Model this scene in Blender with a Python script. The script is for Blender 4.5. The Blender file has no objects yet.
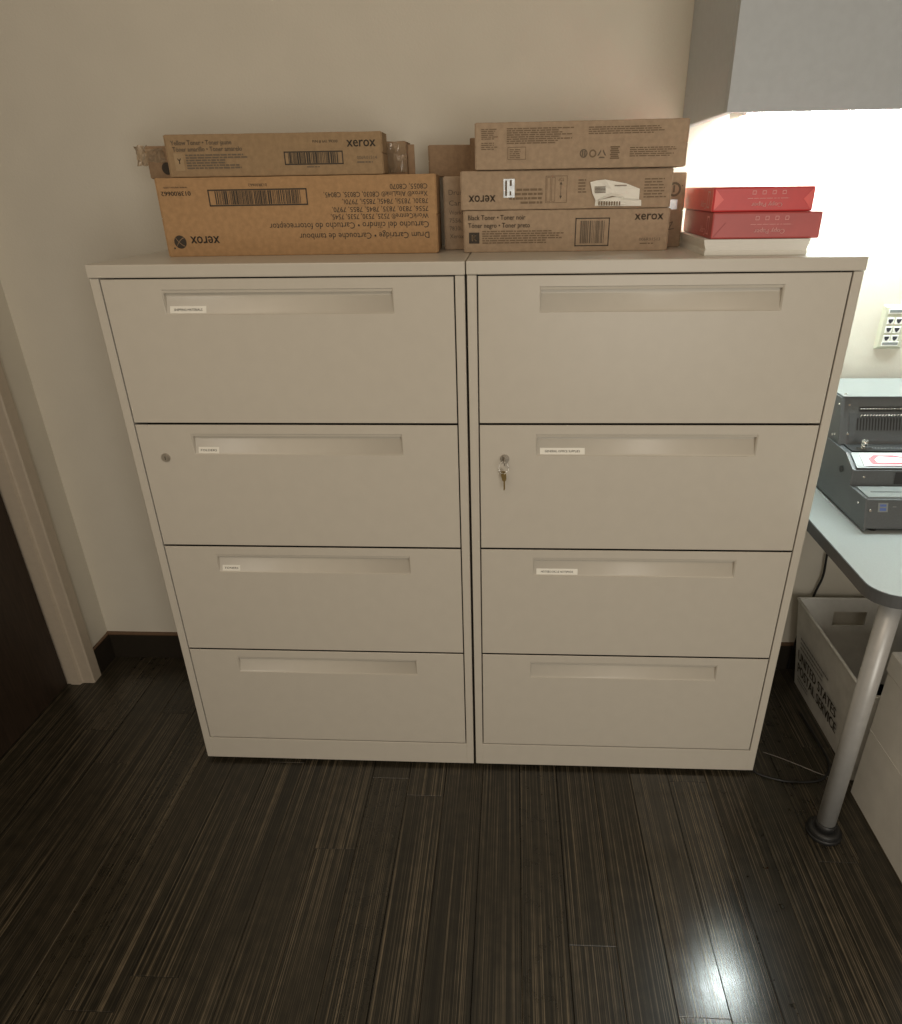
import bpy, bmesh, math, random
from mathutils import Vector, Matrix
random.seed(7)
S = bpy.context.scene
COL = S.collection

# ------------------------------------------------------------------ camera
FPX, PITCH, YAW, ROLL = 685.466, 0.46087, -0.05652, -0.01669
CAM = Vector((0.0904, -1.42804, 1.455)); PCX, PCY = 474.765, 529.539
cp, sp, cyw, syw = math.cos(PITCH), math.sin(PITCH), math.cos(YAW), math.sin(YAW)
FW = Vector((syw*cp, cyw*cp, -sp)); RT = Vector((cyw, -syw, 0)); UP = RT.cross(FW)
RT, UP = RT*math.cos(ROLL)+UP*math.sin(ROLL), UP*math.cos(ROLL)-RT*math.sin(ROLL)
cam = bpy.data.cameras.new('camera'); camo = bpy.data.objects.new('camera', cam); COL.objects.link(camo)
cam.sensor_fit = 'HORIZONTAL'; cam.sensor_width = 36; cam.lens = FPX/902*36
cam.shift_x = (451-PCX)/902; cam.shift_y = (PCY-512)/902
cam.clip_start = 0.02
m = Matrix.Identity(4)
for r in range(3):
    m[r][0], m[r][1], m[r][2], m[r][3] = RT[r], UP[r], -FW[r], CAM[r]
camo.matrix_world = m
S.camera = camo

def at(px, py, x=None, y=None, z=None):
    d = FW + RT*((px-PCX)/FPX) - UP*((py-PCY)/FPX)
    if x is not None: t = (x-CAM.x)/d.x
    elif y is not None: t = (y-CAM.y)/d.y
    else: t = (z-CAM.z)/d.z
    return CAM + d*t

# ------------------------------------------------------------------ light
S.view_settings.view_transform = 'Standard'; S.view_settings.look = 'None'
S.view_settings.gamma = 1; S.view_settings.exposure = 0.0; S.view_settings.use_curve_mapping = False
w = bpy.data.worlds.new('room_air'); S.world = w; w.use_nodes = True
bg = w.node_tree.nodes['Background']; bg.inputs[0].default_value = (1.0, 0.80, 0.58, 1); bg.inputs[1].default_value = 0.24

def area(name, loc, target, sx, sy, power, colr):
    l = bpy.data.lights.new(name, 'AREA'); l.shape = 'RECTANGLE'; l.size = sx; l.size_y = sy
    l.energy = power; l.color = colr
    o = bpy.data.objects.new(name, l); COL.objects.link(o); o.location = loc
    o.rotation_euler = (Vector(target)-Vector(loc)).to_track_quat('-Z', 'Y').to_euler()
    return o
# added warm fill at ceiling height behind the camera, an unseen source
area('added_ceiling_fill', (-0.5, -2.1, 2.62), (-0.4, -1.3, 0.0), 1.2, 0.6, 15, (1.0, 0.84, 0.66))
# added tall soft fill facing the cabinets, no real window behind it
area('added_front_fill', (0.95, -3.0, 1.25), (0.60, 0.0, 0.80), 1.1, 1.7, 27, (1.0, 0.95, 0.85))

# ------------------------------------------------------------------ materials
MATS = {}
def nt(name):
    mt = bpy.data.materials.new(name); mt.use_nodes = True
    n = mt.node_tree; b = n.nodes['Principled BSDF']
    return mt, n, b
def link(n, a, b): n.links.new(a, b)
def mat(name, colr, rough=.5, metal=0, var=.06, scale=60, bump=0, bscale=400, emit=None, spec=None, stretch=None, alpha=None, trans=None):
    if name in MATS: return MATS[name]
    mt, n, b = nt(name)
    tc = n.nodes.new('ShaderNodeTexCoord')
    src = tc.outputs['Object']
    if stretch:
        mp = n.nodes.new('ShaderNodeMapping'); mp.inputs['Scale'].default_value = stretch
        link(n, src, mp.inputs['Vector']); src = mp.outputs[0]
    nz = n.nodes.new('ShaderNodeTexNoise'); nz.inputs['Scale'].default_value = scale; nz.inputs['Detail'].default_value = 4
    link(n, src, nz.inputs['Vector'])
    cr = n.nodes.new('ShaderNodeValToRGB')
    cr.color_ramp.elements[0].position = .3; cr.color_ramp.elements[1].position = .7
    cr.color_ramp.elements[0].color = (*[c*(1-var) for c in colr], 1)
    cr.color_ramp.elements[1].color = (*[min(1, c*(1+var)) for c in colr], 1)
    link(n, nz.outputs['Fac'], cr.inputs[0]); link(n, cr.outputs[0], b.inputs['Base Color'])
    b.inputs['Roughness'].default_value = rough; b.inputs['Metallic'].default_value = metal
    if spec is not None: b.inputs['Specular IOR Level'].default_value = spec
    if bump:
        nb = n.nodes.new('ShaderNodeTexNoise'); nb.inputs['Scale'].default_value = bscale; nb.inputs['Detail'].default_value = 2
        link(n, src, nb.inputs['Vector'])
        bp = n.nodes.new('ShaderNodeBump'); bp.inputs['Strength'].default_value = bump; bp.inputs['Distance'].default_value = .001
        link(n, nb.outputs['Fac'], bp.inputs['Height']); link(n, bp.outputs[0], b.inputs['Normal'])
    if emit:
        b.inputs['Emission Color'].default_value = (*emit[0], 1); b.inputs['Emission Strength'].default_value = emit[1]
    if alpha is not None: b.inputs['Alpha'].default_value = alpha
    if trans is not None: b.inputs['Transmission Weight'].default_value = trans
    MATS[name] = mt; return mt

M_wall = mat('wall_paint', (.68, .64, .55), .85, var=.02, scale=8, bump=.35, bscale=220)
M_putty = mat('putty_enamel', (.60, .56, .485), .33, var=.015, scale=30, bump=.12, bscale=900, spec=.4)
M_gap = mat('gap_shade', (.02, .018, .016), .9)  # near-black stands in for the shade behind the drawer gaps
M_base = mat('baseboard_vinyl', (.022, .017, .011), .5, var=.1)
M_basetop = mat('baseboard_highlight', (.13, .075, .042), .5, var=.1)  # painted highlight: lighter brown where the baseboard top catches light
M_door = mat('door_dark_wood', (.035, .022, .014), .5, var=.3, scale=20, stretch=(8, 8, .6))
M_frame = mat('door_frame_paint', (.50, .43, .34), .45, var=.03, bump=.15)
M_kraftA = mat('kraft_orange', (.42, .255, .125), .85, var=.10, scale=90, bump=.3, bscale=500)
M_kraftB = mat('kraft_brown', (.33, .225, .125), .85, var=.10, scale=90, bump=.3, bscale=500)
M_kraftC = mat('kraft_grey', (.40, .295, .20), .85, var=.10, scale=90, bump=.3, bscale=500)
M_kraftD = mat('kraft_dark', (.30, .20, .12), .88, var=.12, scale=90, bump=.3, bscale=500)
M_ink = mat('dark_ink', (.045, .034, .024), .7)
M_inkf = mat('fine_print_ink', (.20, .14, .085), .8)
M_inkm = mat('grey_ink', (.16, .122, .085), .8)
M_label = mat('white_label', (.90, .88, .80), .6, var=.02)
M_silver = mat('silver_sticker', (.75, .80, .85), .25, metal=.5, var=.2, scale=120)
M_tape = mat('packing_tape', (.62, .50, .36), .18, var=.12, scale=60, trans=.55, bump=.4, bscale=90)
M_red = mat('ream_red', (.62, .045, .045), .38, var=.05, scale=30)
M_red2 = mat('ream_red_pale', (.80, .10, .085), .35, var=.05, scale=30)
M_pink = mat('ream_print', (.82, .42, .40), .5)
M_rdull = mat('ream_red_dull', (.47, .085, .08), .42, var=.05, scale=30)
M_crease = mat('wrapper_crease', (.36, .05, .05), .5)
M_reamw = mat('ream_white', (.80, .79, .73), .6, var=.02)
M_sheets = mat('paper_sheets', (.78, .77, .72), .7, var=.05, scale=40, stretch=(1, 1, 40))
M_over = mat('overhead_grey', (.46, .49, .51), .42, var=.03, bump=.25, bscale=700)
M_lampb = mat('lamp_housing', (.75, .75, .70), .5)
M_lamp = mat('lamp_diffuser', (.9, .9, .9), .5, emit=((.88, 1.0, .99), 45))
M_desk = mat('desk_laminate', (.36, .39, .385), .33, var=.04, scale=250)
M_dedge = mat('desk_edge', (.085, .088, .09), .5)
M_alu = mat('leg_silver', (.46, .46, .45), .38, metal=.25, var=.04)
M_blk = mat('black_plastic', (.018, .018, .018), .5)
M_mach = mat('machine_grey', (.085, .092, .096), .45, var=.08, scale=300)
M_machl = mat('machine_plate', (.23, .25, .245), .35, var=.03)
M_machm = mat('machine_mid', (.105, .112, .115), .42, var=.05, scale=300)
M_chrome = mat('chrome', (.75, .74, .70), .2, metal=1)
M_dull = mat('dull_nickel', (.46, .42, .36), .35, metal=.7)
M_brass = mat('worn_brass', (.28, .20, .08), .35, metal=.8)
M_tote = mat('corrugated_plastic', (.66, .65, .61), .6, var=.08, scale=25)
M_toteb = mat('white_box', (.74, .73, .69), .65, var=.05, scale=18)
M_ivory = mat('ivory_plastic', (.56, .56, .44), .4, var=.02)
M_whitep = mat('white_plastic', (.85, .85, .80), .4)
M_jack = mat('jack_hole', (.03, .03, .04), .6)
M_cord = mat('black_cord', (.012, .012, .012), .5)
M_wire = mat('grey_wire', (.22, .20, .18), .5)
M_blue = mat('switch_blue', (.10, .16, .42), .4)
M_redst = mat('sticker_red', (.70, .06, .09), .4)
M_pinkst = mat('sticker_pink', (.85, .45, .55), .4)

def floor_material():
    mt, n, b = nt('striped_laminate')
    tc = n.nodes.new('ShaderNodeTexCoord'); oi = n.nodes.new('ShaderNodeObjectInfo')
    off = n.nodes.new('ShaderNodeMath'); off.operation = 'MULTIPLY'; off.inputs[1].default_value = 37.0
    link(n, oi.outputs['Random'], off.inputs[0])
    cx = n.nodes.new('ShaderNodeCombineXYZ'); link(n, off.outputs[0], cx.inputs[0]); link(n, off.outputs[0], cx.inputs[1])
    add = n.nodes.new('ShaderNodeVectorMath'); add.operation = 'ADD'
    link(n, tc.outputs['Object'], add.inputs[0]); link(n, cx.outputs[0], add.inputs[1])
    def streak(sx, sy, det):
        mp = n.nodes.new('ShaderNodeMapping'); mp.inputs['Scale'].default_value = (sx, sy, 1)
        link(n, add.outputs[0], mp.inputs['Vector'])
        z = n.nodes.new('ShaderNodeTexNoise'); z.inputs['Scale'].default_value = 1; z.inputs['Detail'].default_value = det
        link(n, mp.outputs[0], z.inputs['Vector']); return z
    a = streak(470, 1.1, 2)
    c = n.nodes.new('ShaderNodeValToRGB'); e = c.color_ramp.elements
    e[0].position = .41; e[0].color = (.012, .011, .0075, 1)
    e[1].position = .67; e[1].color = (.145, .118, .080, 1)
    k = e.new(.55); k.color = (.034, .029, .019, 1)
    link(n, a.outputs['Fac'], c.inputs[0])
    w2 = streak(40, 30, 5)
    c2 = n.nodes.new('ShaderNodeValToRGB'); c2.color_ramp.elements[0].position = .35; c2.color_ramp.elements[1].position = .75
    c2.color_ramp.elements[0].color = (.75, .75, .75, 1); c2.color_ramp.elements[1].color = (1.35, 1.3, 1.25, 1)
    link(n, w2.outputs['Fac'], c2.inputs[0])
    mx = n.nodes.new('ShaderNodeMix'); mx.data_type = 'RGBA'; mx.blend_type = 'MULTIPLY'; mx.inputs[0].default_value = 1
    link(n, c.outputs[0], mx.inputs[6]); link(n, c2.outputs[0], mx.inputs[7])
    link(n, mx.outputs[2], b.inputs['Base Color'])
    rr = n.nodes.new('ShaderNodeMapRange'); rr.inputs[3].default_value = -.06; rr.inputs[4].default_value = .10
    link(n, w2.outputs['Fac'], rr.inputs[0])
    sc = n.nodes.new('ShaderNodeSeparateColor'); link(n, oi.outputs['Color'], sc.inputs[0])
    ra = n.nodes.new('ShaderNodeMath'); ra.operation = 'ADD'; link(n, sc.outputs[0], ra.inputs[0]); link(n, rr.outputs[0], ra.inputs[1]); link(n, ra.outputs[0], b.inputs['Roughness'])
    bp = n.nodes.new('ShaderNodeBump'); bp.inputs['Strength'].default_value = .06; bp.inputs['Distance'].default_value = .001
    link(n, a.outputs['Fac'], bp.inputs['Height']); link(n, bp.outputs[0], b.inputs['Normal'])
    link(n, sc.outputs[1], b.inputs['Specular IOR Level'])
    return mt
M_floor = floor_material()
M_seam = mat('floor_seam', (.006, .005, .004), .6)

# ------------------------------------------------------------------ helpers
def obj(name, bm, mats, parent=None, smooth=False):
    me = bpy.data.meshes.new(name); bm.normal_update(); bm.to_mesh(me); bm.free()
    for mm in (mats if isinstance(mats, (list, tuple)) else [mats]): me.materials.append(mm)
    if smooth:
        for p in me.polygons: p.use_smooth = True
    o = bpy.data.objects.new(name, me); COL.objects.link(o)
    if parent: o.parent = parent
    return o
def tag(o, label, cat, group=None):
    o['label'] = label; o['category'] = cat
    if group: o['group'] = group
    return o
def struct(o, label=None):
    o['kind'] = 'structure'
    if label: o['label'] = label; 
    return o
def thing(name, label, cat, loc, rz=0, group=None):
    o = bpy.data.objects.new(name, None); o.empty_display_size = .05; COL.objects.link(o)
    o.location = loc; o.rotation_euler = (0, 0, rz); return tag(o, label, cat, group)
def box(bm, x0, x1, y0, y1, z0, z1, mi=0, bev=0, seg=1):
    vs = [bm.verts.new((x, y, z)) for x in (x0, x1) for y in (y0, y1) for z in (z0, z1)]
    fs = []
    for q in ((0, 1, 3, 2), (4, 6, 7, 5), (0, 4, 5, 1), (2, 3, 7, 6), (0, 2, 6, 4), (1, 5, 7, 3)):
        f = bm.faces.new([vs[i] for i in q]); f.material_index = mi; fs.append(f)
    if bev:
        es = list({e for f in fs for e in f.edges})
        r = bmesh.ops.bevel(bm, geom=es, offset=bev, segments=seg, affect='EDGES', profile=.5)
        for f in r['faces']: f.material_index = mi
    return vs
def bxo(name, x0, x1, y0, y1, z0, z1, m, parent=None, bev=0, seg=1):
    bm = bmesh.new(); box(bm, x0, x1, y0, y1, z0, z1, 0, bev, seg); return obj(name, bm, m, parent)
def prism_x(bm, prof, x0, x1, mi=0, caps=True, closed=True):
    """profile of (y,z) points swept from x0 to x1"""
    a = [bm.verts.new((x0, y, z)) for y, z in prof]; b = [bm.verts.new((x1, y, z)) for y, z in prof]
    n = len(prof)
    for i in range(n if closed else n-1):
        j = (i+1) % n; f = bm.faces.new((a[i], b[i], b[j], a[j])); f.material_index = mi
    if caps:
        f = bm.faces.new(a); f.material_index = mi; f = bm.faces.new(b[::-1]); f.material_index = mi
def prism_z(bm, prof, z0, z1, mi=0):
    a = [bm.verts.new((x, y, z0)) for x, y in prof]; b = [bm.verts.new((x, y, z1)) for x, y in prof]
    n = len(prof)
    for i in range(n):
        j = (i+1) % n; f = bm.faces.new((a[i], a[j], b[j], b[i])); f.material_index = mi
    bm.faces.new(a[::-1]).material_index = mi; bm.faces.new(b).material_index = mi
def cyl(bm, p, q, r0, r1=None, n=16, mi=0, caps=True):
    r1 = r0 if r1 is None else r1; p = Vector(p); q = Vector(q); d = (q-p).normalized()
    u = d.orthogonal().normalized(); v = d.cross(u)
    A = [bm.verts.new(p+(u*math.cos(t)+v*math.sin(t))*r0) for t in [2*math.pi*i/n for i in range(n)]]
    B = [bm.verts.new(q+(u*math.cos(t)+v*math.sin(t))*r1) for t in [2*math.pi*i/n for i in range(n)]]
    for i in range(n):
        j = (i+1) % n; f = bm.faces.new((A[i], A[j], B[j], B[i])); f.material_index = mi; f.smooth = True
    if caps:
        bm.faces.new(A[::-1]).material_index = mi; bm.faces.new(B).material_index = mi
def tube(bm, pts, r, n=8, mi=0, sub=6):
    P = [Vector(p) for p in pts]; Q = []
    for i in range(len(P)-1):
        p0 = P[max(i-1, 0)]; p1 = P[i]; p2 = P[i+1]; p3 = P[min(i+2, len(P)-1)]
        for k in range(sub):
            t = k/sub
            Q.append(.5*((2*p1)+(p2-p0)*t+(2*p0-5*p1+4*p2-p3)*t*t+(3*p1-p0-3*p2+p3)*t**3))
    Q.append(P[-1]); rings = []
    for i, c in enumerate(Q):
        d = (Q[min(i+1, len(Q)-1)]-Q[max(i-1, 0)]).normalized()
        u = d.cross(Vector((.13, .21, .97))).normalized(); v = d.cross(u)
        rings.append([bm.verts.new(c+(u*math.cos(2*math.pi*k/n)+v*math.sin(2*math.pi*k/n))*r) for k in range(n)])
    for a, b in zip(rings, rings[1:]):
        for k in range(n):
            f = bm.faces.new((a[k], a[(k+1) % n], b[(k+1) % n], b[k])); f.smooth = True; f.material_index = mi
    bm.faces.new(rings[0][::-1]); bm.faces.new(rings[-1])

# ---- flat print on a face: local face axes u (right), v (up); T maps (u,v) to a point
def quad(bm, T, u0, u1, v0, v1, mi=0):
    f = bm.faces.new([bm.verts.new(T(u, v)) for u, v in ((u0, v0), (u1, v0), (u1, v1), (u0, v1))]); f.material_index = mi
_tc = {}
def glyphs(s):
    if s not in _tc:
        cu = bpy.data.curves.new('t', 'FONT'); cu.body = s; cu.resolution_u = 2; cu.size = 1
        o = bpy.data.objects.new('t', cu); me = bpy.data.meshes.new_from_object(o)
        vs = [(v.co.x, v.co.y) for v in me.vertices]; fs = [list(p.vertices) for p in me.polygons]
        bpy.data.objects.remove(o); bpy.data.curves.remove(cu); bpy.data.meshes.remove(me)
        x0 = min(v[0] for v in vs); x1 = max(v[0] for v in vs)
        _tc[s] = ([(v[0]-x0, v[1]) for v in vs], fs, x1-x0)
    return _tc[s]
def text(bm, T, s, u, v, h, wid=None, rot=False, mi=0, bold=0):
    """s starts at u with baseline v and capital height h; rot = printed upside down (u is then its right end)"""
    vs, fs, W = glyphs(s); k = h/.69; kx = wid/W if wid else k; sg = -1 if rot else 1
    for b in ([0] if not bold else [0, bold]):
        vv = [bm.verts.new(T(u+sg*(x*kx+b), v+sg*y*k)) for x, y in vs]
        for f in fs:
            try: bm.faces.new([vv[i] for i in f]).material_index = mi
            except ValueError: pass
def para(bm, T, u0, u1, vtop, n, lh, mi=0, rag=.25, seed=1, fill=.5):
    R = random.Random(seed)
    for i in range(n):
        v1 = vtop-i*lh; e = u1-(u1-u0)*rag*R.random()
        u = u0
        while u < e:
            wd = min(R.uniform(.004, .016), e-u); quad(bm, T, u, u+wd, v1-lh*fill, v1, mi); u += wd+.0018
def barcode(bm, T, u0, u1, v0, v1, frame=.0022, mi=0, pad=.07, seed=3, mi2=None):
    R = random.Random(seed)
    if frame:
        quad(bm, T, u0, u1, v0, v0+frame, mi); quad(bm, T, u0, u1, v1-frame, v1, mi)
        quad(bm, T, u0, u0+frame, v0, v1, mi); quad(bm, T, u1-frame, u1, v0, v1, mi)
    w = u1-u0; u = u0+w*pad; e = u1-w*pad; b0 = v0+(v1-v0)*.1; b1 = v1-(v1-v0)*.1
    while u < e:
        bw = R.choice((.0011, .0011, .0022, .0033)); quad(bm, T, u, min(u+bw, e), b0, b1, mi if mi2 is None else mi2); u += bw+R.choice((.0009, .0012, .0022))
def disc(bm, T, u, v, r, mi=0, n=20, r2=0):
    for i in range(n):
        a, b = 2*math.pi*i/n, 2*math.pi*(i+1)/n
        if r2:
            f = bm.faces.new([bm.verts.new(T(u+rr*math.cos(t), v+rr*math.sin(t))) for rr, t in ((r2, a), (r, a), (r, b), (r2, b))])
        else:
            f = bm.faces.new([bm.verts.new(T(u, v)), bm.verts.new(T(u+r*math.cos(a), v+r*math.sin(a))), bm.verts.new(T(u+r*math.cos(b), v+r*math.sin(b)))])
        f.material_index = mi

def prints(parent, mats, *calls):
    """every line or block of print is a part of its own: (name, function, args...)"""
    for nm, fn, a, k in calls:
        bm = bmesh.new(); fn(bm, *a, **k); o = obj(nm, bm, mats, parent)
def tx(nm, *a, **k): return (nm, text, a, k)
def pa(*a, **k): return ('fine_print', para, a, k)

# ------------------------------------------------------------------ the room
YW, XL, CEIL = .48, -1.30, 2.7
fl = struct(bxo('floor', -1.60, 2.3, -2.2, YW, -.05, -.008, M_seam))
PW, PL = .1016, 1.2
bm = bmesh.new(); box(bm, .0004, PW-.0004, .0004, PL-.0004, -.008, 0, 0)
top = [e for e in bm.edges if all(v.co.z > -.001 for v in e.verts)]
bmesh.ops.bevel(bm, geom=top, offset=.0008, segments=1, affect='EDGES')
pl0 = obj('plank', bm, M_floor, fl)
first = True; R = random.Random(11)
for i in range(-15, 22):
    x = .022+i*PW; s = R.random()*PL
    if i == 4: s = (-.634+2.4) % PL
    if i == 2: s = (-.50+2.4) % PL
    y = -2.4+s-PL
    while y < YW-.02:
        if y+PL > -1.9:
            o = pl0 if first else pl0.copy()
            if not first: COL.objects.link(o); o.parent = fl
            o.location = (x, y, 0); first = False
            g = {4: .15, 5: .16, 3: .30, 6: .28}.get(i, R.uniform(.26, .38)); o.color = (g, 1.0 if i in (4, 5) else .55, 0, 1)     # polish of this plank
        y += PL
# planks that run past the wall are cut by the wall's thickness
struct(bxo('wall_back', -1.60, 2.3, YW, YW+.9, -.06, CEIL, M_wall))
bm = bmesh.new()
DY1, DY0, DH = .345, -.60, 2.06          # doorway in the left wall
box(bm, XL-.25, XL, DY1, YW, -.06, CEIL); box(bm, XL-.25, XL, DY0, DY1, DH, CEIL); box(bm, XL-.25, XL, -2.2, DY0, -.06, CEIL)
struct(obj('wall_left', bm, M_wall))
bm = bmesh.new(); prism_x(bm, [(YW, 0), (YW-.012, 0), (YW-.012, .094), (YW, .094)], XL, 2.3)
bb = struct(obj('baseboard_back', bm, M_base))
bm = bmesh.new(); prism_x(bm, [(YW, .094), (YW-.012, .094), (YW-.012, .098), (YW-.009, .101), (YW, .101)], XL, 2.3); obj('top_highlight', bm, M_basetop, bb)  # thin top strip carrying the painted highlight
bm = bmesh.new(); box(bm, XL, XL+.010, .369, YW-.0122, 0, .094, 0, 0); bb = struct(obj('baseboard_left', bm, M_base))
bm = bmesh.new(); box(bm, XL, XL+.010, .369, YW-.0122, .094, .101, 0, .002); obj('top_highlight', bm, M_basetop, bb)
# hollow-metal frame around the doorway
bm = bmesh.new()
def jamb(y, s):
    prof = [(XL, y+s*.042), (XL+.014, y+s*.042), (XL+.014, y+s*.004), (XL+.010, y), (XL-.022, y), (XL-.026, y-s*.002), (XL-.030, y-s*.010), (XL-.060, y-s*.010), (XL-.062, y-s*.006), (XL-.20, y-s*.006), (XL-.20, y+s*.02), (XL, y+s*.02)]
    if s < 0: prof = prof[::-1]
    prism_z(bm, prof, 0, DH-.02)
jamb(.325, 1); jamb(-.58, -1)
box(bm, XL-.20, XL+.014, -.622, .367, DH-.02, DH+.03)
struct(obj('trim_1', bm, M_frame), 'tan painted metal door frame')
d = struct(bxo('door_1', XL-.112, XL-.068, -.565, .310, .006, DH-.025, M_door, None, .002))
bm = bmesh.new(); cyl(bm, (XL-.068, -.50, .96), (XL-.060, -.50, .96), .026); cyl(bm, (XL-.060, -.50, .96), (XL-.02, -.50, .96), .010); cyl(bm, (XL-.022, -.505, .96), (XL-.022, -.39, .96), .009)
obj('door_handle', bm, M_dull, d)

# ------------------------------------------------------------------ filing cabinets
CW, CD, CH, Z0, PD, FE = .762, .455, 1.330, .0848, .3048, .0192
HX = .2375
def drawer_front(w):
    """front with a recessed finger pull; local x centred, z = 0 at the top edge, y = 0 the front plane"""
    bm = bmesh.new(); h = PD-.0046; X = w/2-.0026; t0, t1 = -.0205, -.070
    T = .0025
    def V(x, y, z): return bm.verts.new((x, y, z))
    c = .0012
    # outer rim (softened) and front face with an opening
    o = [V(-X+c, 0, -h+c), V(X-c, 0, -h+c), V(X-c, 0, -c), V(-X+c, 0, -c)]
    r = [V(-X, c, -h), V(X, c, -h), V(X, c, 0), V(-X, c, 0)]
    b = [V(-X, T, -h), V(X, T, -h), V(X, T, 0), V(-X, T, 0)]
    for i in range(4):
        j = (i+1) % 4
        bm.faces.new((r[i], r[j], o[j], o[i])); bm.faces.new((b[i], b[j], r[j], r[i]))
    q = [V(-HX, 0, t1), V(HX, 0, t1), V(HX, 0, t0), V(-HX, 0, t0)]
    for i in range(4):
        j = (i+1) % 4; bm.faces.new((o[i], o[j], q[j], q[i]))
    # recess profile from the bottom rim, up the scooped floor, round the deep end and out under the lip
    prof = [(0, t1), (.0010, t1+.0006), (.0030, t1+.0050), (.0054, t1+.0110), (.0076, t1+.0170), (.0096, t1+.0230), (.0116, t1+.0290), (.0130, t1+.0350), (.0135, t1+.0430), (.0060, t1+.0425), (.0034, t1+.0430), (.0024, t0-.001), (0, t0)]
    A = [q[0]]+[V(-HX+.003, y, z) for y, z in prof[1:-1]]+[q[3]]
    B = [q[1]]+[V(HX-.003, y, z) for y, z in prof[1:-1]]+[q[2]]
    for i in range(len(prof)-1):
        f = bm.faces.new((A[i], B[i], B[i+1], A[i+1])); f.smooth = 1 <= i <= 6
    bm.faces.new(A); bm.faces.new(B[::-1])
    return bm
def scoop_y(z):      # depth of the scooped floor at height z above the recess bottom
    P = [(0, 0), (.0006, .0010), (.0050, .0030), (.0110, .0054), (.0170, .0076), (.023, .0096)]
    for (a, ya), (b, yb) in zip(P, P[1:]):
        if a <= z <= b: return ya+(yb-ya)*(z-a)/(b-a)
    return .0096
def cabinet(label, x0, tilt, labels, labw, key):
    t = thing('filing_cabinet', label, 'cabinet', (x0+CW/2, 0, 0), 0, 'lateral filing cabinets')
    t.rotation_euler = (0, tilt, 0)
    X = CW/2
    bm = bmesh.new()
    for s in (-1, 1):
        a, b2 = sorted((s*X, s*(X-FE))); box(bm, a, b2, .0, .03, .012, 1.3035, 0, .0012)
        a, b2 = sorted((s*X, s*(X-.004))); box(bm, a, b2, .028, CD, .012, 1.3035)
    box(bm, -X+FE-.001, X-FE+.001, 0, .03, .012, Z0-.0012, 0, .001)
    box(bm, -X+.004, X-.004, CD-.004, CD, .012, 1.3035)
    box(bm, -X+.004, X-.004, .03, CD-.004, .012, .016)
    obj('case', bm, M_putty, t)
    bm = bmesh.new(); box(bm, -X+FE-.0005, X-FE+.0005, .060, .064, Z0-.005, 1.3035); obj('gap_shade_panel', bm, M_gap, t)  # black sheet that gives the drawer gaps their shade
    bm = bmesh.new(); box(bm, -X-.0013, X+.0013, -.0035, CD, 1.3045, CH, 0, .0022, 2); obj('top_panel', bm, M_putty, t)
    for sx in (-1, 1):
        for yy in (.05, CD-.05):
            bm = bmesh.new(); cyl(bm, (sx*(X-.055), yy, 0), (sx*(X-.055), yy, .004), .017); cyl(bm, (sx*(X-.055), yy, .004), (sx*(X-.055), yy, .0125), .006)
            obj('levelling_glide', bm, M_chrome, t)
    for n in range(4):
        zt = Z0+PD*(4-n)-.0023
        d = obj('drawer', drawer_front(CW-2*FE), M_putty, t); d.location = (0, 0, zt)
        if labels[n]:
            bm = bmesh.new(); lw = labw[n]; zb = -.070+.0032; hh = .0135; u0 = -HX+.010
            def T(u, v, off=.0006):
                return (u0+u, scoop_y(v-(-.070))-off, v)
            vs = []
            for v in (zb, zb+.0018, zb+.0073, zb+hh):
                vs.append([bm.verts.new(T(0, v)), bm.verts.new(T(lw, v))])
            for a, b2 in zip(vs, vs[1:]): bm.faces.new((a[0], a[1], b2[1], b2[0]))
            text(bm, lambda u, v: T(u, v, .0010), labels[n], lw*.11, zb+.0045, .0044, lw*.78, mi=1, bold=.00015)
            obj('drawer_label', bm, [M_label, M_ink], d)
        if n == 1:
            lx = -CW/2+.0761; lz = .920-zt
            bm = bmesh.new(); cyl(bm, (lx, .001, lz), (lx, -.0030, lz), .0105, .0098, 24); cyl(bm, (lx, -.003, lz), (lx, -.0042, lz), .0074, .0070, 20)
            box(bm, lx-.0007, lx+.0007, -.0046, -.004, lz-.004, lz+.004, 1)
            obj('lock', bm, [M_dull, M_ink], d)
    return t
cabinet('cream four-drawer lateral filing cabinet under the large drum cartridge carton', -.0042-CW, .0014,
        ['SHIPPING MATERIALS', 'FOLDERS', 'TONERS', None], [.076, .047, .044, 0], False)
cabinet('cream four-drawer lateral filing cabinet with a key in its lock, beside the desk', .0022, 0,
        [None, 'GENERAL OFFICE SUPPLIES', 'NOTEBOOKS & NOTEPADS', None], [0, .098, .098, 0], True)

# key in the right-hand lock, with its twin hanging from a ring
kx, kz = .0022+.0761, .920
t = thing('key_set', 'pair of keys on a ring hanging from the cabinet lock', 'keys', (kx, -.005, kz))
bm = bmesh.new()
box(bm, -.0009, .0009, -.009, -.0005, -.0035, .0035); cyl(bm, (-.001, -.0145, 0), (.001, -.0145, 0), .0085, n=18)
obj('inserted_key', bm, M_dull, t)
bm = bmesh.new()
pts = [(.0105*math.cos(a)-.002, -.0175+.003*math.sin(a), -.012+.0125*math.sin(a)) for a in [2*math.pi*i/16 for i in range(17)]]
tube(bm, pts, .0007, 6, 0, 2); obj('key_ring', bm, M_chrome, t)
bm = bmesh.new()
prof = [(-.006, -.021), (.002, -.0205), (.0045, -.026), (.0055, -.038), (.004, -.043), (.0022, -.045), (.0026, -.062), (.001, -.066), (-.001, -.066), (-.0012, -.045), (-.004, -.042), (-.0065, -.030)]
a = [bm.verts.new((x-.001, -.0182, z)) for x, z in prof]; b2 = [bm.verts.new((x-.001, -.0166, z)) for x, z in prof]
for i in range(len(prof)):
    j = (i+1) % len(prof); bm.faces.new((a[i], b2[i], b2[j], a[j]))
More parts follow.
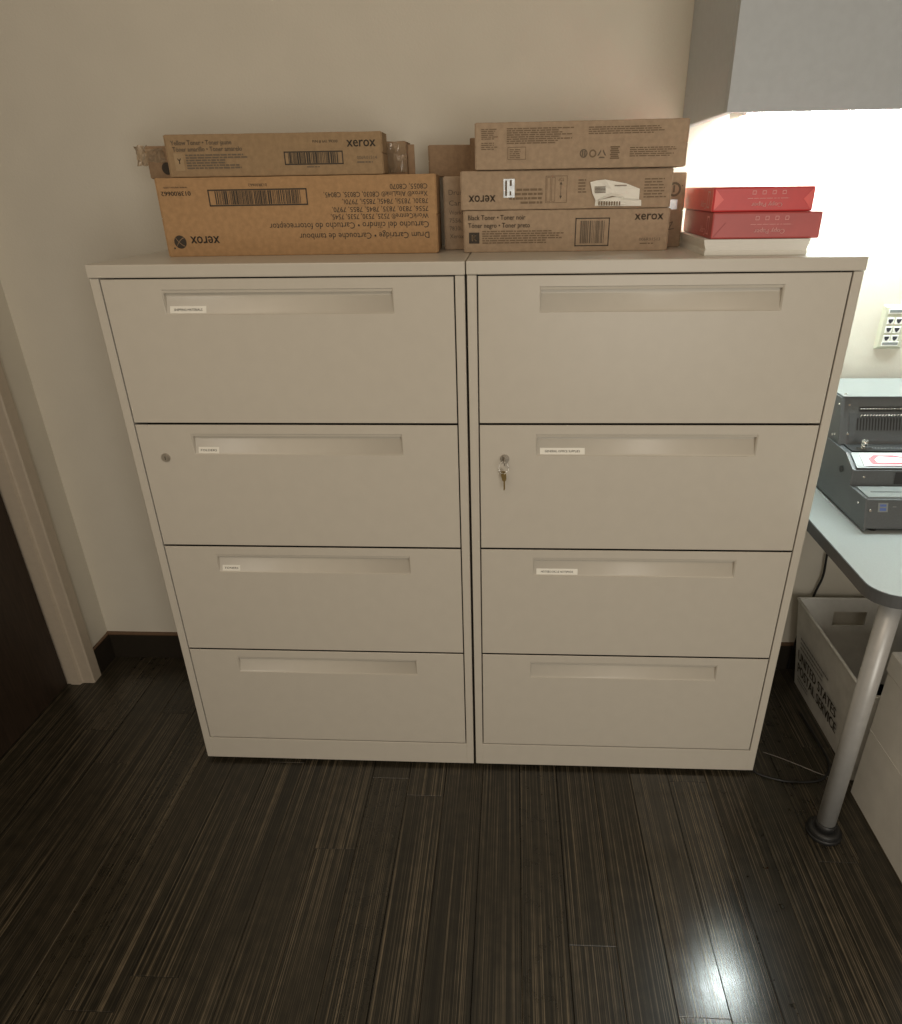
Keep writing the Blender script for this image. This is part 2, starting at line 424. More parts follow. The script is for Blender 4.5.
bm.faces.new(a); bm.faces.new(b2[::-1]); bmesh.ops.recalc_face_normals(bm, faces=bm.faces)
obj('hanging_key', bm, M_brass, t)

# ------------------------------------------------------------------ cartons on the cabinets
TOP = CH
def carton(name, label, x0, x1, y, dep, z0, z1, m, yaw=0, group='printer supply cartons', cat='box', seed=0, flaps=True):
    t = thing(name, label, cat, ((x0+x1)/2, y, z0), yaw, group)
    W = (x1-x0)/2/math.cos(yaw); H = z1-z0; R = random.Random(seed)
    bm = bmesh.new(); box(bm, -W+.0016, W-.0016, 0, dep, 0, H, 0, .0022, 2)
    # long edges of cut board are never quite straight
    es = [e for e in bm.edges if abs(e.verts[0].co.x-e.verts[1].co.x) > W]
    bmesh.ops.subdivide_edges(bm, edges=es, cuts=22, use_grid_fill=True)
    for v in bm.verts:
        if abs(v.co.x) < W*.98:
            if v.co.z > H*.5: v.co.z -= R.random()*.0007
            if v.co.y < dep*.5: v.co.y += R.random()*.0004
    obj('carton_body', bm, m, t)
    if flaps:
        for s in (-1, 1):
            for a, b2 in ((.0015, H*.5-.0008), (H*.5+.0008, H-.0012)):
                bm = bmesh.new(); xa, xb = sorted((s*(W-.0018), s*W)); box(bm, xa, xb, .001, dep-.001, a, b2, 0, .0005); obj('end_flap', bm, m, t)
    T = lambda px, pz: (px-(x0+x1)/2, -.0006, pz-z0)
    return t, T
def pxT(T, y):
    """photo pixel on the carton front -> face point"""
    def f(px, py):
        p = at(px, py, y=y); return T(p.x, p.z)
    return f

# --- drum cartridge carton, printed upside down
YA = .180
tA, T = carton('drum_cartridge_carton', 'large orange-brown drum cartridge carton with upside-down lettering and wide barcode', -.668, -.071, YA, .155, TOP, 1.486, M_kraftA, .045, seed=1)
L = [('Drum Cartridge \u2022 Cartouche de tambour', 1.3735, .0125, .284), ('Cartucho del cilindro \u2022 Cartucho do fotorreceptor', 1.3945, .0125, .347),
     ('WorkCentre\u00ae 7525, 7530, 7535, 7545,', 1.4105, .0098, .211), ('7556, 7830, 7835, 7845, 7855, 7970,', 1.4245, .0098, .207),
     ('7830i, 7835i, 7845i, 7855i, 7970i,', 1.4395, .0098, .183), ('Xerox\u00ae AltaLink\u00ae C8030, C8035, C8045,', 1.4535, .0098, .222), ('C8055, C8070', 1.4675, .0098, .080)]
prints(tA, M_ink, *[tx('lettering', T, s, -.0895, z, h, wd, rot=True) for s, z, h, wd in L],
       tx('brand_lettering', T, 'xerox', -.551, 1.3715, .0215, .063, rot=True, bold=-.0009),
       tx('part_number', T, '013R00662', -.5960, 1.4600, .0085, .063, rot=True, bold=-.0006),
       tx('web_address', T, 'www.xerox.com', -.601, 1.4690, .0042, .050, rot=True),
       tx('part_number', T, '013R00662', -.430, 1.4725, .0052, .040, rot=True))
bm = bmesh.new(); barcode(bm, T, -.559, -.347, 1.430, 1.4625, .0026, seed=5); obj('barcode', bm, M_ink, tA)
bm = bmesh.new(); disc(bm, T, -.637, 1.3605, .0135, 0)
T2 = lambda u, v: (T(u, v)[0], -.0010, T(u, v)[2])
for k in range(8):      # light ribbons across the ball
    a0, a1 = -1+k/4, -1+(k+1)/4
    for sgn in (-1, 1):
        p = [(-.637+a*.0118*math.cos(.7), 1.3605+sgn*a*.0118*math.sin(.8)+.0030*(1-a*a)*sgn) for a in (a0, a1)]
        wdt = .0009
        f = bm.faces.new([bm.verts.new(T2(p[0][0], p[0][1]-wdt)), bm.verts.new(T2(p[1][0], p[1][1]-wdt)), bm.verts.new(T2(p[1][0], p[1][1]+wdt)), bm.verts.new(T2(p[0][0], p[0][1]+wdt))]); f.material_index = 1
disc(bm, T, -.6515, 1.3480, .002)
obj('ball_logo', bm, [M_ink, M_kraftD], tA)

# --- yellow toner carton on top of it
tB, T = carton('toner_carton', 'long brown toner carton marked Y on top of the drum carton', -.637, -.181, .188, .080, 1.4864, 1.566, M_kraftB, .04, seed=2)
prints(tB, [M_ink, M_inkm], tx('lettering', T, 'Yellow Toner \u2022 Toner jaune', -.6240, 1.5465, .0085, .128, mi=1, bold=.0005), tx('lettering', T, 'T\u00f3ner amarillo \u2022 Toner amarelo', -.6220, 1.5345, .0085, .146, mi=1, bold=.0005),
       pa(T, -.597, -.460, 1.529, 6, .0048, 1, .45, 4, .6), tx('brand_lettering', T, 'xerox', -.2555, 1.5385, .0185, .060, bold=.0008),
       tx('part_number', T, 'P/N # 641 99300', -.326, 1.5465, .0050, .052), tx('part_number', T, '006R01514', -.236, 1.5155, .0055, .042, mi=1),
       pa(T, -.236, -.20, 1.511, 1, .005, 1, .1, 2, .5), pa(T, -.343, -.313, 1.5035, 1, .004, 1, .1, 2, .5))
bm = bmesh.new(); barcode(bm, T, -.389, -.265, 1.5065, 1.5315, .0022, seed=8); obj('barcode', bm, M_ink, tB)
bm = bmesh.new(); quad(bm, T, -.6215, -.602, 1.499, 1.5315, 0); text(bm, T2 if 0 else (lambda u, v: (T(u, v)[0], -.0011, T(u, v)[2])), 'Y', -.6155, 1.5115, .0105, .008, mi=1, bold=.0005)
obj('colour_mark', bm, [mat('kraft_mark', (.38, .27, .155), .8), M_ink], tB)

# --- carton behind it with loose packing tape at both ends
tC, T = carton('taped_carton', 'dark brown carton with loose packing tape behind the toner carton marked Y', -.731, -.143, .285, .070, 1.4864, 1.552, M_kraftD, 0, seed=3)
bm = bmesh.new(); disc(bm, T, -.688, 1.5070, .0125, 0); obj('ball_logo', bm, M_ink, tC)
def crumple(name, cx, cz, w, h, y0, parent, m, seed, nx=7, nz=6, amp=.006):
    R = random.Random(seed); bm = bmesh.new(); g = []
    for j in range(nz):
        row = []
        for i in range(nx):
            row.append(bm.verts.new((cx+(i/(nx-1)-.5)*w+R.uniform(-1, 1)*w*.05, y0+R.uniform(-1, 0)*amp, cz+(j/(nz-1)-.5)*h+R.uniform(-1, 1)*h*.05)))
        g.append(row)
    for j in range(nz-1):
        for i in range(nx-1): bm.faces.new((g[j][i], g[j][i+1], g[j+1][i+1], g[j+1][i]))
    bmesh.ops.solidify(bm, geom=bm.faces[:], thickness=.0005)
    return obj(name, bm, m, parent)
xc = (-.731-.143)/2
crumple('packing_tape', -.744-xc, .047, .030, .040, .012, tC, M_tape, 4)
crumple('packing_tape', -.710-xc, .047, .040, .028, -.001, tC, M_tape, 5, amp=.0015)
crumple('packing_tape', -.165-xc, .033, .042, .058, -.001, tC, M_tape, 6, amp=.002)
prints(tC, M_inkm, tx('brand_lettering', T, 'xerox', -.178, 1.509, .009, .030))
bm = bmesh.new(); box(bm, -.143-xc+.0005, -.127-xc, .010, .012, .001, .059, 0, .0005); obj('open_end_flap', bm, M_kraftD, tC)

# --- right-hand stack
YG = .190
tG, T = carton('toner_carton', 'brown toner carton marked K at the bottom of the right stack', -.0145, .4255, YG, .082, TOP, 1.4140, M_kraftC, 0, seed=11)
prints(tG, [M_inkm, M_inkm, M_inkf], tx('lettering', T, 'Black Toner \u2022 Toner noir', -.0045, 1.3950, .0095, .123, mi=1, bold=.0005), tx('lettering', T, 'T\u00f3ner negro \u2022 Toner preto', -.0045, 1.3795, .0095, .133, mi=1, bold=.0005),
       pa(T, .026, .215, 1.3735, 6, .0046, 2, .45, 9, .55), tx('brand_lettering', T, 'xerox', .351, 1.3915, .0175, .060, mi=0, bold=.0005),
       tx('part_number', T, '006R01513', .364, 1.3500, .0060, .045, mi=1), pa(T, .366, .40, 1.346, 1, .005, 2, .1, 2, .5))
bm = bmesh.new(); barcode(bm, T, .226, .299, 1.3405, 1.3965, .0020, pad=.15, seed=12, mi2=1); obj('barcode', bm, [M_ink, M_inkm], tG)
bm = bmesh.new(); quad(bm, T, -.003, .0195, 1.3485, 1.3705, 0); text(bm, lambda u, v: (T(u, v)[0], -.0011, T(u, v)[2]), 'K', .003, 1.3530, .0130, .011, mi=1, bold=.0006); obj('colour_mark', bm, [M_ink, M_kraftC], tG)

tG2, T = carton('toner_carton', 'brown toner carton with upside-down lettering and a torn white shipping label', -.0190, .4225, YG-.004, .082, 1.4144, 1.4890, M_kraftC, 0, seed=13)
Pg = lambda px, py: (lambda p: (p.x, p.z))(at(px, py, y=YG-.004))
def rect_line(bm, T, u0, u1, v0, v1, f, mi=0):
    quad(bm, T, u0, u1, v0, v0+f, mi); quad(bm, T, u0, u1, v1-f, v1, mi); quad(bm, T, u0, u0+f, v0+f, v1-f, mi); quad(bm, T, u1-f, u1, v0+f, v1-f, mi)
def handling_mark(bm, T):
    rect_line(bm, T, .160, .205, 1.4265, 1.4775, .0009, 1); rect_line(bm, T, .1625, .1705, 1.4290, 1.4750, .0007, 1); rect_line(bm, T, .1725, .180, 1.4290, 1.4750, .0007, 1)
    text(bm, T, 'TOP', .1985, 1.4735, .0060, .012, rot=True, mi=1); quad(bm, T, .1915, .1925, 1.437, 1.464, 0)
    for s in (-1, 1):
        zc = 1.4505+s*.0165; bm.faces.new([bm.verts.new(T(u, v)) for u, v in ((.189, zc-s*.006), (.195, zc-s*.006), (.192, zc))])
def note_lines(bm, T):
    for i, wd in enumerate((.055, .058, .070, .046)): para(bm, T, .154-wd, .154, 1.4545-i*.0082, 1, .007, 1, 0, 20+i, .6)
prints(tG2, [M_inkm, M_inkf], tx('brand_lettering', T, 'xerox', .0540, 1.4430, .0190, .0565, rot=True, bold=-.0009), ('fine_print', note_lines, (T,), {}),
       ('handling_mark', handling_mark, (T,), {}), pa(T, .365, .413, 1.470, 7, .0056, 1, .25, 33, .45), pa(T, .228, .246, 1.470, 5, .0056, 1, .2, 34, .45))
bm = bmesh.new(); x0, z1 = Pg(503.5, 179); x1, z0 = Pg(514.5, 197.5)
quad(bm, T, x0, x1, z0, z1, 0); Tt = lambda u, v: (T(u, v)[0], -.0010, T(u, v)[2])
quad(bm, Tt, x0+.0035, x0+.0075, z0+.003, z1-.003, 1); quad(bm, Tt, x0+.013, x0+.0165, z0+.004, z0+.012, 1); quad(bm, Tt, x0+.013, x0+.0175, z0+.022, z1-.002, 1)
obj('silver_sticker', bm, [M_silver, M_inkm], tG2)
# torn label: two layers of crumpled paper
def torn(pts, y0, name, seed):
    R = random.Random(seed); bm = bmesh.new(); P = [Pg(560+a/6.68, 160+b/6.68) for a, b in pts]
    cx = sum(p[0] for p in P)/len(P); cz = sum(p[1] for p in P)/len(P)
    ce = T(cx, cz); c = bm.verts.new((ce[0], y0-.0045, ce[2]))
    mid = []; rim = []
    for p in P:
        q = T(*p); rim.append(bm.verts.new((q[0], y0-R.random()*.003, q[2]))); mid.append(bm.verts.new(((q[0]+ce[0])/2, y0-R.random()*.006-.001, (q[2]+ce[2])/2)))
    n = len(P)
    for i in range(n):
        j = (i+1) % n; bm.faces.new((mid[i], mid[j], c)); bm.faces.new((rim[i], rim[j], mid[j], mid[i]))
    bmesh.ops.recalc_face_normals(bm, faces=bm.faces)
    bmesh.ops.solidify(bm, geom=bm.faces[:], thickness=.0004)
    return bm
bm = torn([(235, 268), (232, 306), (390, 307), (541, 306), (541, 267), (400, 240)], -.0006, 'l', 2)
for k in range(9):
    a = 255+k*17; p = Pg(560+a/6.68, 160+276/6.68); q = Pg(560+(a+7)/6.68, 160+303/6.68)
    vv = [T(*p), T(q[0], p[1]), T(q[0], q[1]), T(p[0], q[1])]; bm.faces.new([bm.verts.new((v[0], -.0078, v[2])) for v in vv]).material_index = 1
obj('torn_label', bm, [M_label, M_inkf], tG2)
bm = torn([(200, 148), (215, 225), (236, 272), (345, 240), (430, 254), (524, 262), (530, 192), (440, 156), (300, 130), (245, 136)], -.0045, 'u', 5)
for k in range(6):
    for (a0, a1, b0) in ((228, 300, 178+k*9),) if k < 5 else ((360, 440, 168),):
        p = Pg(560+a0/6.68, 160+b0/6.68); q = Pg(560+a1/6.68, 160+(b0+4)/6.68)
        vv = [T(*p), T(q[0], p[1]), T(q[0], q[1]), T(p[0], q[1])]; bm.faces.new([bm.verts.new((v[0], -.0122, v[2])) for v in vv]).material_index = 1
obj('torn_label', bm, [M_label, M_inkm], tG2)

tI, T = carton('supply_carton', 'brown carton with fine print and recycling marks on top of the right stack', .0125, .4425, .176, .090, 1.4900, 1.5755, M_kraftC, -.018, seed=17)
def stamp(bm, T):
    rect_line(bm, T, .080, .1175, 1.5080, 1.5310, .0010, 0); para(bm, T, .084, .114, 1.5270, 5, .0036, 0, .3, 46, .5)
prints(tI, M_inkf, pa(T, .026, .063, 1.5640, 6, .0034, 0, .4, 41, .5), pa(T, .026, .061, 1.5395, 4, .0036, 0, .4, 42, .5), pa(T, .078, .215, 1.5645, 8, .0037, 0, .3, 43, .55),
       pa(T, .243, .403, 1.5640, 4, .0037, 0, .3, 44, .5), pa(T, .328, .424, 1.5265, 5, .0037, 0, .25, 45, .5), ('printed_stamp', stamp, (T,), {}))
bm = bmesh.new()
disc(bm, T, .235, 1.5170, .0080, 0, 18, .0056); quad(bm, T, .2315, .2345, 1.512, 1.522, 0); quad(bm, T, .236, .239, 1.5115, 1.5215, 0)
disc(bm, T, .2535, 1.5165, .0075, 1, 14, .0045)
for k in range(3):
    a = math.pi/2+k*2*math.pi/3; b2 = a+2*math.pi/3
    p = [(.272+.0095*math.cos(t), 1.5145+.0095*math.sin(t)) for t in (a+.25, b2-.25)]; q = [(.272+.0058*math.cos(t), 1.5145+.0058*math.sin(t)) for t in (a+.25, b2-.25)]
    bm.faces.new([bm.verts.new(T(*v)) for v in (p[0], p[1], q[1], q[0])]).material_index = 0
for k in range(7):
    quad(bm, T, .2885+(k % 2)*.0015, .3075-(k % 3)*.0015, 1.5060+k*.0034, 1.5085+k*.0034, 1)
obj('recycling_marks', bm, [M_inkm, M_inkf], tI)

# --- cartons behind the stack
tF, T = carton('drum_cartridge_carton', 'brown carton standing behind the toner stack, both ends showing', -.064, .471, .276, .150, TOP, 1.4815, M_kraftC, 0, seed=19)
prints(tF, M_inkm, *[tx('lettering', T, s, -.052, z, h, wd) for s, z, h, wd in (('Drum Cart', 1.4440, .0105, .070), ('Cartucho', 1.4225, .0105, .066), ('WorkCentre', 1.4040, .0088, .060), ('7556, 7830', 1.3875, .0088, .060), ('7830i, 7835i', 1.3710, .0088, .060), ('Xerox', 1.3545, .0088, .032))])
bm = bmesh.new(); disc(bm, T, .4465, 1.4480, .0145, 0, 18, .0100); quad(bm, T, .4440, .4475, 1.4420, 1.4560, 0); disc(bm, T, .4630, 1.4550, .0015, 0, 8); obj('ball_logo', bm, M_inkm, tF)
bm = bmesh.new(); quad(bm, T, .4380, .4560, 1.4080, 1.4280, 0); obj('silver_sticker', bm, M_silver, tF)
bm = bmesh.new()
for (a, b2) in (((.440, 1.379), (.450, 1.383)), ((.450, 1.383), (.442, 1.367)), ((.442, 1.367), (.454, 1.369))):
    dx, dz = b2[0]-a[0], b2[1]-a[1]; l = math.hypot(dx, dz); nx, nz = -dz/l*.0009, dx/l*.0009
    bm.faces.new([bm.verts.new(T(*v)) for v in ((a[0]-nx, a[1]-nz), (b2[0]-nx, b2[1]-nz), (b2[0]+nx, b2[1]+nz), (a[0]+nx, a[1]+nz))])
obj('pen_mark', bm, M_inkm, tF)
carton('plain_carton', 'plain brown carton lying on the carton behind the toner stack', -.104, .330, .362, .070, 1.4819, 1.5470, M_kraftD, 0, seed=21)
carton('plain_carton', 'dark plain carton end peeking out behind the topmost fine-print carton', -.0035, .310, .290, .068, 1.4819, 1.5560, M_kraftD, 0, seed=22)

# ------------------------------------------------------------------ copy-paper reams
YR = .048
def ream_front(px, py): p = at(px, py, y=YR); return p.x, p.z
def ream(label, x0, x1, z0, z1, yaw, pale, y=YR):
    t = thing('paper_ream', label, 'paper ream', ((x0+x1)/2, y, z0), yaw, 'copy paper reams'); W = (x1-x0)/2; H = z1-z0; D = .279
    bm = bmesh.new(); box(bm, -W, W, 0, D, 0, H, 0, .003, 2); obj('wrapper', bm, M_red if pale else M_rdull, t)
    F = lambda u, v: (u, -.0006, v); E = lambda u, v: (-W-.0006, D/2-u, v)
    def fold(e, sg, m):      # triangular end fold of the wrapper
        bm = bmesh.new(); pts = [(e, .003), (e, H-.003), (e+sg*.017, H*.5)]
        A = [bm.verts.new((p[0], -.0009, p[1])) for p in pts]; B = [bm.verts.new((p[0], .0002, p[1])) for p in pts]
        bm.faces.new(A); bm.faces.new(B)
        for i in range(3): bm.faces.new((A[i], A[(i+1) % 3], B[(i+1) % 3], B[i]))
        bmesh.ops.recalc_face_normals(bm, faces=bm.faces); return obj('end_fold', bm, m, t)
    if pale:
        fold(-W+.003, 1, M_red2); fold(W-.003, -1, M_red2)
    else:
        bm = bmesh.new(); bm.faces.new([bm.verts.new(F(*p)) for p in ((-W+.004, .004), (-W+.0055, .004), (-W+.0265, H*.62), (-W+.025, H*.62))]); obj('wrapper_crease', bm, M_crease, t)
    def El(u, v): return (-W-.0012, D/2-u, v)     # end face seen from the left
    def icons(bm, F):
        for k in range(4): rect_line(bm, F, -.022+k*.0185, -.015+k*.0185, H*.70, H*.85, .0009)
    prints(t, M_pink, tx('lettering', F, 'Copy Paper', .036, H*.36, H*.17, .058, rot=True, bold=-.0004), pa(F, -.030, .048, H*.55, 1, .0016, 0, 0, 3, .5), ('icon_row', icons, (F,), {}),
           tx('lettering', El, 'Copy', .092, H*.36, H*.26, .050, rot=True, bold=-.0006), ('bracket_logo', rect_line, (El, .098, .118, H*.15, H*.85, .003), {}))
    if pale:
        bm = bmesh.new(); box(bm, -W+.002, W*.10, .002, D*.8, H, H+.0006); obj('torn_edge', bm, M_reamw, t)
        bm = bmesh.new(); box(bm, -W-.0005, -W+.0, .002, D-.002, H*.05, H*.97); obj('end_panel', bm, M_red2, t)
    return t
xa, _ = ream_front(704, 256); xb, _ = ream_front(804, 256)
t = thing('paper_ream', 'white unwrapped stack of copy paper under the two red reams', 'paper ream', ((xa+xb)/2, YR-.004, TOP), -.03, 'copy paper reams')
W = (xb-xa)/2
bm = bmesh.new()
prof = [(-W, 0), (-W+.001, .012), (-W-.002, .020), (-W-.004, .0295), (W+.005, .0295), (W+.002, .020), (W, .010), (W-.001, 0)]
a = [bm.verts.new((x, 0, z)) for x, z in prof]; b2 = [bm.verts.new((x, .279, z)) for x, z in prof]
for i in range(len(prof)):
    j = (i+1) % len(prof); bm.faces.new((a[i], b2[i], b2[j], a[j]))
bm.faces.new(a); bm.faces.new(b2[::-1]); bmesh.ops.recalc_face_normals(bm, faces=bm.faces)
obj('sheets', bm, M_sheets, t)
bm = bmesh.new(); box(bm, -W-.001, W+.001, -.0012, .05, .0002, .0095, 0, .001); obj('torn_wrapper', bm, M_reamw, t)
x0, _ = ream_front(712, 228); x1, _ = ream_front(820, 228)
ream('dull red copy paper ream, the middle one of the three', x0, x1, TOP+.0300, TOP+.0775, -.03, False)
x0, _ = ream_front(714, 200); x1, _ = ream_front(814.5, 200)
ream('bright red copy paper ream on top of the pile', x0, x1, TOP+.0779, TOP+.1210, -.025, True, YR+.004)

# ------------------------------------------------------------------ overhead cabinet with its lamp
t = thing('overhead_cabinet', 'grey wall-hung overhead storage cabinet above the desk', 'cabinet', (.491, YW, 1.577))
bm = bmesh.new(); box(bm, 0, .018, -.365, 0, 0, .42, 0, .002); obj('side_panel', bm, M_over, t)
bm = bmesh.new(); box(bm, 1.512, 1.53, -.365, 0, 0, .42, 0, .002); obj('side_panel', bm, M_over, t)
bm = bmesh.new(); prism_x(bm, [(-.385, .0), (-.367, .0), (-.367, .415), (-.378, .415), (-.386, .39), (-.388, .03)], 0.0, 1.53); bmesh.ops.recalc_face_normals(bm, faces=bm.faces); obj('flipper_door', bm, M_over, t)
bm = bmesh.new(); box(bm, .018, 1.512, -.366, -.002, .033, .049); obj('bottom_shelf', bm, M_lampb, t)
bm = bmesh.new(); box(bm, 0, 1.53, -.365, 0, .4205, .438); obj('top_shelf', bm, M_over, t)
t = thing('task_light', 'slim white under-cabinet task light shining on the wall', 'light', (.585, .325, 1.6099))
bm = bmesh.new(); box(bm, 0, .92, 0, .10, -.006, 0, 0, .001); box(bm, 0, .012, -.001, .101, -.021, -.004, 0, .002); box(bm, .908, .92, -.001, .101, -.021, -.004, 0, .002); obj('housing', bm, M_lampb, t)
bm = bmesh.new(); prism_x(bm, [(.004, -.0062), (.010, -.017), (.030, -.020), (.070, -.020), (.090, -.017), (.096, -.0062)], .0125, .9075); bmesh.ops.recalc_face_normals(bm, faces=bm.faces); obj('diffuser', bm, M_lamp, t)

# ------------------------------------------------------------------ desk
DZ = .740
t = thing('desk', 'grey laminate desk with a rounded corner and silver tube leg', 'desk', (.80, 0, 0))
def desk_outline(g, x1=1.50):
    x0, yb, yf = 0-g, YW-.012, -.268-g; r = .060+g
    pts = [(x1, yb), (x0, yb)]
    for k in range(11):
        a = math.pi+k*math.pi/20; pts.append((x0+r+r*math.cos(a), yf+r+r*math.sin(a)))
    pts.append((x1, yf)); return pts
bm = bmesh.new(); prism_z(bm, desk_outline(-.0015), DZ-.026, DZ); bmesh.ops.recalc_face_normals(bm, faces=bm.faces); obj('desk_top', bm, M_desk, t)
bm = bmesh.new(); o = desk_outline(0)[1:]; i_ = desk_outline(-.0017)[1:]
for j in range(len(o)-1):
    q = [(o[j], DZ-.028), (o[j+1], DZ-.028), (o[j+1], DZ-.0008), (o[j], DZ-.0008)]
    bm.faces.new([bm.verts.new((p[0], p[1], z)) for p, z in q])
    q = [(o[j], DZ-.0008), (o[j+1], DZ-.0008), (i_[j+1], DZ+.0002), (i_[j], DZ+.0002)]
    bm.faces.new([bm.verts.new((p[0], p[1], z)) for p, z in q])
    q = [(o[j], DZ-.028), (i_[j], DZ-.028), (i_[j+1], DZ-.028), (o[j+1], DZ-.028)]
    bm.faces.new([bm.verts.new((p[0], p[1], z)) for p, z in q])
bmesh.ops.remove_doubles(bm, verts=bm.verts, dist=.0001); bmesh.ops.recalc_face_normals(bm, faces=bm.faces); obj('edge_band', bm, M_dedge, t)
for lx, ly in ((.081, -.187), (1.42, -.187), (1.42, .40)):
    bm = bmesh.new(); cyl(bm, (lx, ly, .034), (lx, ly, DZ-.030), .0215, n=28); leg = obj('leg', bm, M_alu, t)
    bm = bmesh.new(); cyl(bm, (lx, ly, DZ-.034), (lx, ly, DZ-.0262), .05, n=24); obj('mounting_plate', bm, M_dedge, leg)
    bm = bmesh.new(); cyl(bm, (lx, ly, 0), (lx, ly, .010), .042, .041, 28); cyl(bm, (lx, ly, .010), (lx, ly, .020), .041, .030, 28); cyl(bm, (lx, ly, .020), (lx, ly, .040), .024, .0235, 28)
    obj('foot', bm, M_blk, leg)

# ------------------------------------------------------------------ comb binding machine
t = thing('binding_machine', 'grey metal comb binding machine standing on the desk', 'binding machine', (.893, 0, DZ))
XR = .46
def zz(z): return z-DZ
bm = bmesh.new()
prism_x(bm, [(.012, zz(.750)), (.033, zz(.812)), (.112, zz(.812)), (.118, zz(.850)), (.168, zz(.874)), (.268, zz(.874)), (.30, zz(.80)), (.30, zz(.750))], .004, XR-.004)
bmesh.ops.recalc_face_normals(bm, faces=bm.faces); obj('base_housing', bm, M_mach, t)
for s in (0, XR-.004):
    bm = bmesh.new(); prism_x(bm, [(.006, zz(.746)), (.030, zz(.816)), (.112, zz(.814)), (.116, zz(.853)), (.166, zz(.878)), (.272, zz(.878)), (.304, zz(.80)), (.304, zz(.746))], s, s+.004)
    bmesh.ops.recalc_face_normals(bm, faces=bm.faces); sp_ = obj('side_plate', bm, M_machm, t)
    if s == 0:
        bm = bmesh.new(); cyl(bm, (-.003, .165, zz(.835)), (.0005, .165, zz(.835)), .008, n=14); obj('side_knob', bm, M_blk, sp_)
for fx in (.03, XR-.03):
    for fy in (.03, .28):
        bm = bmesh.new(); cyl(bm, (fx, fy, 0), (fx, fy, .0105), .010, n=14); obj('rubber_foot', bm, M_blk, t)
bm = bmesh.new(); box(bm, .012, XR-.012, .042, .104, zz(.8122), zz(.8150)); box(bm, .030, XR-.012, .070, .073, zz(.8150), zz(.8155), 1); obj('tray_plate', bm, [M_machl, M_blk], t)
bm = bmesh.new(); prism_x(bm, [(.1215, zz(.8540)), (.1205, zz(.8555)), (.166, zz(.8765)), (.1675, zz(.8755))], .012, XR-.012); bmesh.ops.recalc_face_normals(bm, faces=bm.faces); top_ = obj('top_plate', bm, M_machl, t)
def TP(u, v, o=.0012):
    y = .1205+(.166-.1205)*v; z = zz(.8555)+(.8765-.8555)*v
    return (u, y-o*.42, z+o*.91)
bm = bmesh.new()
quad(bm, TP, .030, .30, .10, .95, 0)
T2p = lambda u, v: TP(u, v, .0018); T3p = lambda u, v: TP(u, v, .0024)
f = bm.faces.new([bm.verts.new(T2p(*p)) for p in ((.050, .20), (.150, .20), (.165, .35), (.160, .50), (.105, .80), (.060, .80), (.045, .55))]); f.material_index = 1
f = bm.faces.new([bm.verts.new(T3p(*p)) for p in ((.062, .30), (.120, .30), (.150, .52), (.118, .62), (.070, .70), (.058, .50))]); f.material_index = 0
f = bm.faces.new([bm.verts.new(T2p(*p)) for p in ((.038, .10), (.038, .16), (.20, .16), (.20, .10))]); f.material_index = 2
obj('instruction_sticker', bm, [M_whitep, M_redst, M_pinkst], top_)
# upper housing leaning back, with comb hooks and slots
UF = [(.226, .8765), (.264, .984)]
def TU(u, v, o=.0):
    y = UF[0][0]+(UF[1][0]-UF[0][0])*v; z = zz(UF[0][1])+(UF[1][1]-UF[0][1])*v
    return (u, y-o*.94, z+o*.33)
bm = bmesh.new(); prism_x(bm, [(UF[0][0], zz(UF[0][1])), (UF[1][0], zz(UF[1][1])), (.268, zz(.986)), (.430, zz(.986)), (.430, zz(.86)), (.304, zz(.86)), (.280, zz(.8765))], .012, XR-.012)
bmesh.ops.recalc_face_normals(bm, faces=bm.faces); up = obj('upper_housing', bm, M_machm, t)
bm = bmesh.new(); box(bm, .010, XR-.010, .258, .435, zz(.9862), zz(.9885), 0, .001); obj('top_cover', bm, M_machl, t)
for s in (.006, XR-.014):
    bm = bmesh.new(); prism_x(bm, [(UF[0][0]-.004, zz(.8765)), (UF[1][0]-.006, zz(.985)), (.430, zz(.985)), (.430, zz(.86)), (.304, zz(.86))], s, s+.008); bmesh.ops.recalc_face_normals(bm, faces=bm.faces); obj('end_bracket', bm, M_machm, t)
bm = bmesh.new()
for v in [TU(.030, .0, .002), ]: pass
quad(bm, lambda u, v: TU(u, v, .0015), .030, XR-.03, .06, .66, 0); obj('dark_face', bm, M_mach, up)
bm = bmesh.new()
quad(bm, lambda u, v: TU(u, v, .0022), .052, XR-.04, .70, .80, 1)
k = .054
while k < XR-.05:
    p = TU(k, .75, .002); q = TU(k, .75, .009); cyl(bm, p, q, .0022, .0016, 6, 0)
    p = TU(k, .575, .002); q = TU(k+.002, .63, .009); cyl(bm, p, q, .0018, .0014, 6, 0)
    k += .0072
obj('comb_hooks', bm, [M_chrome, M_blk], up)
bm = bmesh.new(); k = .048
while k < XR-.05:
    quad(bm, lambda u, v: TU(u, v, .0020), k, k+.0034, .30, .56, 0); k += .0072
obj('punch_slots', bm, M_blk, up)
bm = bmesh.new(); box(bm, .020, XR-.02, .176, .222, zz(.8745), zz(.8775), 0); k = .05
while k < XR-.03: box(bm, k, k+.003, .190, .196, zz(.8775), zz(.8785), 1); k += .0075
obj('paper_slot_strip', bm, [M_blk, M_machl], t)
bm = bmesh.new(); cyl(bm, (.050, .192, zz(.876)), (.050, .188, zz(.890)), .0045, n=12); cyl(bm, (.050, .188, zz(.890)), (.050, .186, zz(.900)), .008, .0075, 14); box(bm, .036, .072, .186, .194, zz(.877), zz(.880)); obj('guide_knob', bm, M_chrome, t)
def screw(par, p, nrm, r=.0032):
    bm = bmesh.new(); p = Vector(p); n = Vector(nrm).normalized(); cyl(bm, p-n*.001, p+n*.0018, r, r*.8, 12); obj('screw', bm, M_chrome, par)
